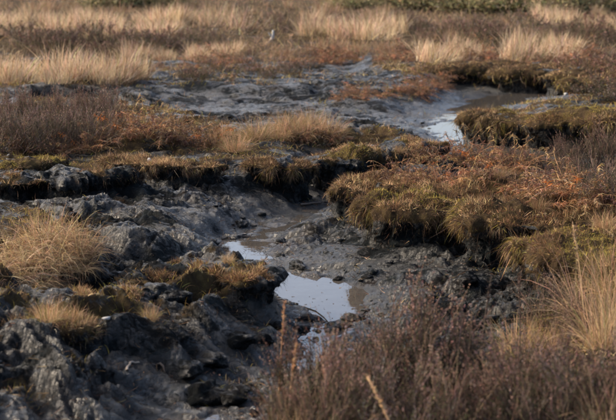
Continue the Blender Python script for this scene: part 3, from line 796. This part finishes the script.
# ------------------------------------------------------------------ far moor, bands by kind
def band(key, name, n, poly, sc, label, cat, group):
    poly = np.array(poly, float); x0, y0 = poly.min(0); x1, y1 = poly.max(0); pts = []
    while len(pts) < n:
        p = (rng.uniform(x0, x1), rng.uniform(y0, y1))
        if sdist_(poly, np.array([p[0]]), np.array([p[1]]))[0] < 0: continue
        if pts and len(pts) < n * 3 and min(abs(p[0] - q[0]) + 2 * abs(p[1] - q[1]) for q in pts) < .45 * (x1 - x0) / n: continue
        pts.append(p)
    for k, (px, py) in enumerate(sorted(pts)):
        g = G(px, py)
        o = obj(name, FAR[key % (k % 2)], None, None, (g[0], g[1], ground_z(*g) - .03), label='%s, %s from the left' % (label, ORD[k]), category=cat, group=group)
        s = sc * rng.uniform(.5, 1.3); o.scale = (s * 1.15, s * 1.15, s * rng.uniform(.7, 1.15)); o.rotation_euler = (rng.normal() * .16, .12 + rng.normal() * .16, 0)
B = band
B('tuss%d', 'grass_tussock', 9, [(-20, 84), (42, 84), (42, 74), (-20, 74)], .75, 'pale straw tussock in the clump at far left', 'grass', 'far left straw clump')
B('tuss%d', 'grass_tussock', 13, [(55, 84), (135, 82), (135, 72), (55, 74)], .75, 'pale straw tussock left of the dark peat lumps', 'grass', 'far straw clump beside the peat lumps')
B('brown%d', 'grass_tussock', 8, [(90, 82), (140, 82), (145, 70), (110, 72)], .7, 'brown tussock at the foot of the pale clump', 'grass', 'brown tussocks by the peat lumps')
B('tuss%d', 'grass_tussock', 20, [(-30, 38), (66, 34), (66, 22), (-30, 24)], .85, 'straw tussock in the pale band at the upper left corner', 'grass', 'straw band upper left')
B('tuss%d', 'grass_tussock', 24, [(76, 36), (250, 34), (250, 20), (76, 22)], .85, 'straw tussock in the long pale band across the upper left', 'grass', 'straw band across the upper left')
B('heath%d', 'heather_bush', 24, [(-30, 58), (190, 56), (230, 42), (-30, 42)], .95, 'low grey heather in the dark band below the pale straw', 'heather', 'grey heather band')
B('tuss%d', 'grass_tussock', 15, [(130, 62), (240, 60), (240, 52), (130, 54)], .6, 'short straw tussock above the dark peat lumps', 'grass', 'short straw above the peat lumps')
B('russet%d', 'bracken_clump', 13, [(160, 72), (300, 70), (300, 58), (160, 60)], .7, 'russet patch among the dark far peat lumps', 'bracken', 'russet among the peat lumps')
B('heath%d', 'heather_bush', 12, [(180, 82), (320, 80), (320, 66), (180, 68)], .5, 'small dark heather on the far peat lumps', 'heather', 'heather on the far peat lumps')
B('brown%d', 'grass_tussock', 24, [(230, 62), (400, 60), (400, 44), (230, 46)], .62, 'dull brown tussock in the middle distance behind the flats', 'grass', 'brown tussocks in the middle distance')
B('russet%d', 'bracken_clump', 15, [(300, 66), (430, 64), (430, 48), (300, 50)], .7, 'russet clump in the middle distance right of centre', 'bracken', 'russet in the middle distance')
B('tuss%d', 'grass_tussock', 20, [(310, 40), (400, 40), (400, 26), (310, 28)], .85, 'rust-straw tussock in the tall stand at upper centre', 'grass', 'tall stand at upper centre')
B('heath%d', 'heather_bush', 20, [(250, 34), (420, 32), (420, 18), (250, 20)], .7, 'dark heather in the far upper centre', 'heather', 'heather upper centre')
B('tuss%d', 'grass_tussock', 15, [(425, 64), (475, 64), (475, 54), (425, 54)], .72, 'straw tussock at the left end of the far right stand', 'grass', 'straw at far right stand')
B('tuss%d', 'grass_tussock', 15, [(515, 62), (580, 62), (580, 48), (515, 50)], .8, 'tall straw tussock in the bright clump at upper right', 'grass', 'bright clump at upper right')
B('russet%d', 'bracken_clump', 20, [(440, 68), (600, 70), (600, 54), (440, 56)], .75, 'russet clump on the bank beyond the pool', 'bracken', 'russet beyond the pool')
B('russet%d', 'bracken_clump', 13, [(570, 90), (640, 96), (640, 64), (570, 64)], .75, 'russet clump at the right edge beside the mossy block', 'bracken', 'russet at the right edge')
B('heath%d', 'heather_bush', 9, [(585, 106), (640, 110), (640, 76), (585, 80)], .9, 'reddish heather at the right edge on the mossy block', 'heather', 'heather on the mossy block')
B('heath%d', 'heather_bush', 24, [(430, 50), (640, 48), (640, 30), (430, 32)], .95, 'brown heather in the band above the russet bank at right', 'heather', 'heather band upper right')
B('brown%d', 'grass_tussock', 24, [(400, 44), (640, 40), (640, 18), (400, 20)], .8, 'brown-pink tussock in the upper right moor', 'grass', 'brown moor upper right')
B('tuss%d', 'grass_tussock', 12, [(540, 30), (640, 30), (640, 14), (540, 14)], .8, 'straw tussock below the shrubs in the upper right corner', 'grass', 'straw upper right corner')
B('brown%d', 'grass_tussock', 24, [(-30, 20), (420, 18), (420, 6), (-30, 8)], .85, 'tan tussock along the top of the picture', 'grass', 'tan moor along the top')
B('russet%d', 'bracken_clump', 14, [(330, 108), (420, 96), (440, 84), (350, 84)], .5, 'low russet growth on the dark flats left of the pool', 'bracken', 'russet on the dark flats')
B('russet%d', 'bracken_clump', 8, [(420, 92), (450, 86), (445, 76), (420, 78)], .6, 'russet growth on the islet left of the pool', 'bracken', 'russet islet left of the pool')
for i, (px, py, s) in enumerate(sorted([(105, 9, .9), (125, 8, 1.1), (145, 7, 1.0), (170, 8, .9), (350, 8, .9), (385, 6, 1.0), (415, 9, 1.1), (440, 10, 1.2), (470, 12, 1.2), (505, 13, 1.1), (535, 14, 1.1), (565, 12, 1.2), (595, 10, 1.3), (625, 9, 1.3)])):
    g = G(px, py)
    o = obj('green_shrub', FAR['shrub%d' % (i % 2)], None, None, (g[0], g[1], ground_z(*g) - .05), label='olive green shrub along the top edge, %s from the left' % ORD[i], category='shrub', group='shrubs along the top edge')
    o.scale = (s * 1.2, s, s * .7); o.rotation_euler = (0, 0, rng.uniform(0, 6.28))

# ------------------------------------------------------------------ short grass and litter over the mossy ground (uncountable)
def cover(name, n, x0, x1, y0, y1, lo, hi, wd, cols, wts, label, mosslo=.45, fall=.3):
    y = np.exp(rng.uniform(math.log(y0), math.log(y1), n * 4)); x = rng.uniform(x0, x1, n * 4) * y
    m = look(MO, x, y)
    m = m + .45 * fbm(x, y, .5, 3, 91)
    keep = np.nonzero((m > mosslo + rng.uniform(-.15, .15, n * 4)))[0][:n]
    x, y = x[keep], y[keep]; k = len(x); z = height(x, y)
    D = rng.normal(size=(k, 3)) * .6; D[:, 2] = np.abs(D[:, 2]) * .6 + .5
    q = fbm(x, y, .8, 3, 95)
    c = pick(cols, wts, k); c = np.where((q > .15)[:, None] & (rng.random(k) < .6)[:, None], np.array(cols[0]), c)
    bag = Bag(); sc = np.clip(y / 12, .7, 3)
    blades(bag, np.stack([x, y, z - .006], 1), D, rng.uniform(lo, hi, k) * np.clip(y / 14, .8, 2), wd * sc, fall, jitter(c, k, .25), 3, .08)
    obj(name, bag.mesh(name), M_MOSS, kind='stuff', label=label, category='grass')
cover('short_grass', 38000, -.30, .30, 6, 24, .02, .085, .004, [MOSSC, STRAW, BROWN, RUST], [1, 1, 1, .5], 'short mossy grass and litter on the peat tops', .35)
cover('moor_grass', 24000, -.30, .30, 22, 62, .06, .2, .005, [(.20, .14, .08), (.30, .21, .12), (.11, .08, .06), (.075, .055, .045)], [.5, .7, 1, 1.2], 'thin tan grass covering the far moor', .3)

n = 17000
y = np.exp(rng.uniform(math.log(5.8), math.log(20), n * 3)); x = rng.uniform(-.29, .29, n * 3) * y
ok = (look(PU, x, y) < .15) & (look(MO, x, y) < .35) & (fbm(x, y, .5, 3, 177) + .25 * rng.normal(size=n * 3) > .0)
x = x[ok][:n]; y = y[ok][:n]; n = len(x)
D = rng.normal(size=(n, 3)); D[:, 2] = np.abs(D[:, 2]) * .22 + .05
bag = Bag()
blades(bag, np.stack([x, y, look(ZZ, x, y) + .001], 1), D, rng.uniform(.015, .085, n), rng.uniform(.0015, .0034, n), .12, jitter(pick([DARKT, BROWN, (.014, .012, .011), STRAW, RUST], [.34, .24, .3, .07, .09], n), n, .3), 3, .32)
obj('peat_fibres', bag.mesh('peat_fibres'), M_MOSS, kind='stuff', label='dark root fibres and litter lying on the bare peat', category='litter')

n = 34
q = cpd + (PUDDLE[rng.integers(0, len(PUDDLE), n)] - cpd) * (rng.random((n, 1)) ** .4) * 1.0
D = rng.normal(size=(n, 3)); D[:, 2] *= .02
bag = Bag()
blades(bag, np.c_[q, np.full(n, -.004)], D, rng.uniform(.008, .03, n), rng.uniform(.0015, .004, n), 0, jitter(pick([DARKT, BROWN, STRAW], [.5, .35, .15], n), n, .3), 2, .02)
obj('floating_litter', bag.mesh('floating_litter'), M_MOSS, kind='stuff', label='flecks of dead grass floating on the puddle', category='litter')

# crumbled peat along the gully (uncountable)
def rock_proto(sub, seed, rough=.35):
    import bmesh
    bm = bmesh.new(); bmesh.ops.create_icosphere(bm, subdivisions=sub, radius=1)
    P = np.array([v.co[:] for v in bm.verts]); F = np.array([[v.index for v in f.verts] for f in bm.faces]); bm.free()
    P = P * (1 + rough * vn3(P * 1.3 + seed, 2) + rough * .7 * vn3(P * 2.9 + seed, 3) + rough * .35 * vn3(P * 7 + seed, 4))[:, None]
    return P, F
def crumbs(n):
    protos = [rock_proto(1, q * 7.7, .55) for q in range(8)]
    y = np.exp(rng.uniform(math.log(6), math.log(18), n * 8)); x = rng.uniform(-.24, .2, n * 8) * y
    ok = (look(MO, x, y) < .3) & (look(PU, x, y) < .3) & (fbm(x, y, .6, 2, 77) > .15 + rng.uniform(-.2, .2, n * 8))
    x = x[ok][:n]; y = y[ok][:n]; z = look(ZZ, x, y); V = []; F = []; m = len(protos[0][0])
    for k in range(len(x)):
        P, f = protos[k % 8]; q = .006 + .026 * rng.random() ** 4
        a = rng.uniform(0, 6.28); Rm = np.array([[math.cos(a), -math.sin(a), 0], [math.sin(a), math.cos(a), 0], [0, 0, 1]])
        V.append(P @ Rm.T * q * np.array([1.4, 1, .7]) + np.array([x[k], y[k], z[k] + q * .1])); F.append(f + m * k)
    V = np.concatenate(V); F = np.concatenate(F)
    me = np_mesh('peat_crumbs', V, None, F, attrs={'moss': np.zeros(len(V)), 'wet': np.full(len(V), .2)}, smooth=True)
    obj('peat_crumbs', me, M_PEAT, kind='stuff', label='crumbled black peat scattered along the gully', category='peat')
crumbs(1100)

# larger clods that can be told apart
def solid(name, mat, seed, loc, scl, rz, label, cat, group=None, sub=3, rough=.3):
    P, F = rock_proto(sub, seed, rough)
    me = np_mesh(name, P * np.array(scl), None, F, attrs={'moss': np.zeros(len(P)), 'wet': np.zeros(len(P))}, smooth=True)
    o = obj(name, me, mat, None, loc, label=label, category=cat)
    if group: o['group'] = group
    o.rotation_euler = (0, 0, rz); return o
clods = sorted([(241, 226, .05), (282, 243, .035), (236, 238, .07), (298, 268, .05), (310, 320, .06), (352, 322, .05), (335, 330, .055), (300, 330, .05), (212, 362, .07), (240, 350, .06), (262, 345, .05), (205, 396, .08), (236, 400, .07), (190, 375, .06), (275, 325, .055), (420, 282, .05), (478, 322, .07), (505, 316, .06), (470, 288, .04), (520, 330, .06)])
for i, (px, py, s) in enumerate(clods):
    g = G(px, py); solid('peat_clod', M_PEAT, i * 3.3, (g[0], g[1], ground_z(*g) + s * .05), (s * 1.5, s, s * .7), rng.uniform(0, 6), 'loose black peat clod in the gully, %s counted from the left' % ORD[i], 'clod', 'loose peat clods', 3, .5)

g = Pz(149, 149, .5); solid('pale_pebble', M_STONE, 1, (g[0], g[1], drop(*g) + .02), (.02, .018, .024), 0, 'tiny white pebble on the blond turf lip', 'stone')
g = G(107, 325); solid('pale_pebble', M_STONE, 2, (g[0], g[1], ground_z(*g) + .01), (.02, .014, .008), .3, 'pale flat stone lying on the lower left peat', 'stone')
g = G(566, 95); solid('pale_pebble', M_STONE, 3, (g[0], g[1], drop(*g) + .02), (.03, .024, .024), 0, 'white stone on the mossy block near the pool', 'stone')
g = Pz(421, 84, .2); solid('pale_pebble', M_STONE, 8, (g[0], g[1], drop(*g) + .02), (.035, .03, .03), 0, 'whitish stone on the islet left of the pool', 'stone')
# upright white stump on the far moor
g = G(271, 40); bag = Bag()
tt = np.linspace(0, 1, 7)
path = np.stack([.05 * np.sin(tt * 2.2), .02 * tt, tt * .24 - .03], 1)[None]
tubes(bag, path, .045, .018, np.array([[.6, .58, .54]]), 9)
p2 = np.stack([-.06 * tt, .0 * tt, .08 + .08 * tt], 1)[None]; tubes(bag, p2, .02, .008, np.array([[.6, .58, .54]]), 7)
obj('bleached_stump', bag.mesh('bleached_stump', True), M_STONE, None, (g[0], g[1], ground_z(*g)), label='small white bleached stump standing on the far moor at upper centre', category='stump')

def stick(px0, py0, px1, py1, r, label, mat=M_STICK, z0=None, lift=.02, bow=.03, name='fallen_stick', twig=False):
    a = G(px0, py0) if z0 is None else Pz(px0, py0, z0); b = G(px1, py1) if z0 is None else Pz(px1, py1, z0)
    K = 9; t = np.linspace(0, 1, K)[:, None]; xy = a * (1 - t) + b * t
    nrm = np.array([-(b - a)[1], (b - a)[0]]); xy = xy + nrm * bow * np.sin(t * 3.1) * 3 + rng.normal(size=xy.shape) * .004
    z = np.array([drop(*p) for p in xy]); z = np.linspace(max(z[0], z[1]), max(z[-1], z[-2]), K) * .35 + np.maximum(z, np.convolve(np.pad(z, 1, 'edge'), [1/3] * 3, 'valid')) * .65 + lift
    P = np.c_[xy, z]; org = np.array([*P[0, :2], P[0, 2]])
    bag = Bag(); tubes(bag, (P - org)[None], r, r * .5, np.array([[.3, .22, .15]]), 7)
    if twig:
        q = P[4] + (P[6] - P[4]) * np.linspace(0, 1.4, 5)[:, None] + np.c_[np.zeros((5, 2)), np.linspace(0, .07, 5)]
        tubes(bag, (q - org)[None], r * .5, r * .25, np.array([[.3, .22, .15]]), 6)
    obj(name, bag.mesh(name, True), mat, None, org, label=label, category='stick')
stick(30, 293, 58, 289, .012, 'pale broken stick lying below the straw mound at left', lift=.012)
stick(127, 374, 140, 362, .008, 'short grey twig on the dark lower left peat', lift=.008)
stick(150, 355, 165, 366, .010, 'curved dark root on the lower left peat beside the short twig', M_DARKWOOD, lift=.008, bow=.1)
stick(528, 182, 532, 198, .006, 'bleached crooked stick standing out on the right bank', z0=.5, lift=.03, bow=.06, twig=True)
stick(545, 180, 575, 190, .004, 'thin pale stick lying across the right bank', z0=.5, lift=.05)
stick(436, 150, 446, 160, .005, 'thin bent stalk at the back edge of the right bank', z0=.46, lift=.06)
stick(300, 207, 336, 203, .012, 'dark branch lying along the top of the wet mud', M_DARKWOOD, lift=.015)
stick(228, 240, 250, 238, .016, 'dark waterlogged branch in the wet mud beside the mossy tip', M_DARKWOOD, lift=.01)

def stalk(px, d, ht, lean, r, label, colr):
    x = (px - 308) / FPX * (d * CP + (CAM_H - .4) * SP); z = drop(x, d)
    t = np.linspace(0, 1, 10); P = np.stack([lean * t ** 1.6 * ht, .05 * t ** 2, t * ht - .02], 1)
    o = empty('grass_stalk', (x, d, z), label, 'stalk'); b1 = Bag(); tubes(b1, P[None], r, r * .45, np.array([colr]), 6)
    obj('stem', b1.mesh('stem', True), M_GRASS, o)
    b2 = Bag(); n = 60; k = rng.uniform(6.2, 9, n); i = np.minimum(k.astype(int), 8); f = (k - i)[:, None]
    B_ = P[i] * (1 - f) + P[np.minimum(i + 1, 9)] * f
    leaves(b2, B_, rng.normal(size=(n, 3)) * .4 + np.array([lean, 0, 1]), .022, .007, jitter(np.array(colr) * .8, n))
    obj('seed_head', b2.mesh('seed_head'), M_GRASS, o)
stalk(278, 5.9, .60, .05, .006, 'upright tan stalk left of the foreground heather', (.34, .19, .10))
stalk(287, 5.7, .40, .1, .004, 'short tan stalk beside the tall one left of the foreground heather', (.34, .20, .10))
stalk(480, 6.3, .52, .1, .006, 'dark upright dead stalk rising behind the foreground heather', (.05, .035, .028))
stalk(521, 6.4, .50, -.02, .004, 'thin dark stalk right of the dead stalk behind the heather', (.07, .045, .035))
stalk(410, 4.9, .45, -.35, .006, 'pale leaning stalk at the bottom edge in front of the heather', (.42, .27, .15))
stalk(586, 7.0, .62, -.12, .003, 'thin blond stalk rising left of the right edge tussock', (.5, .35, .2))
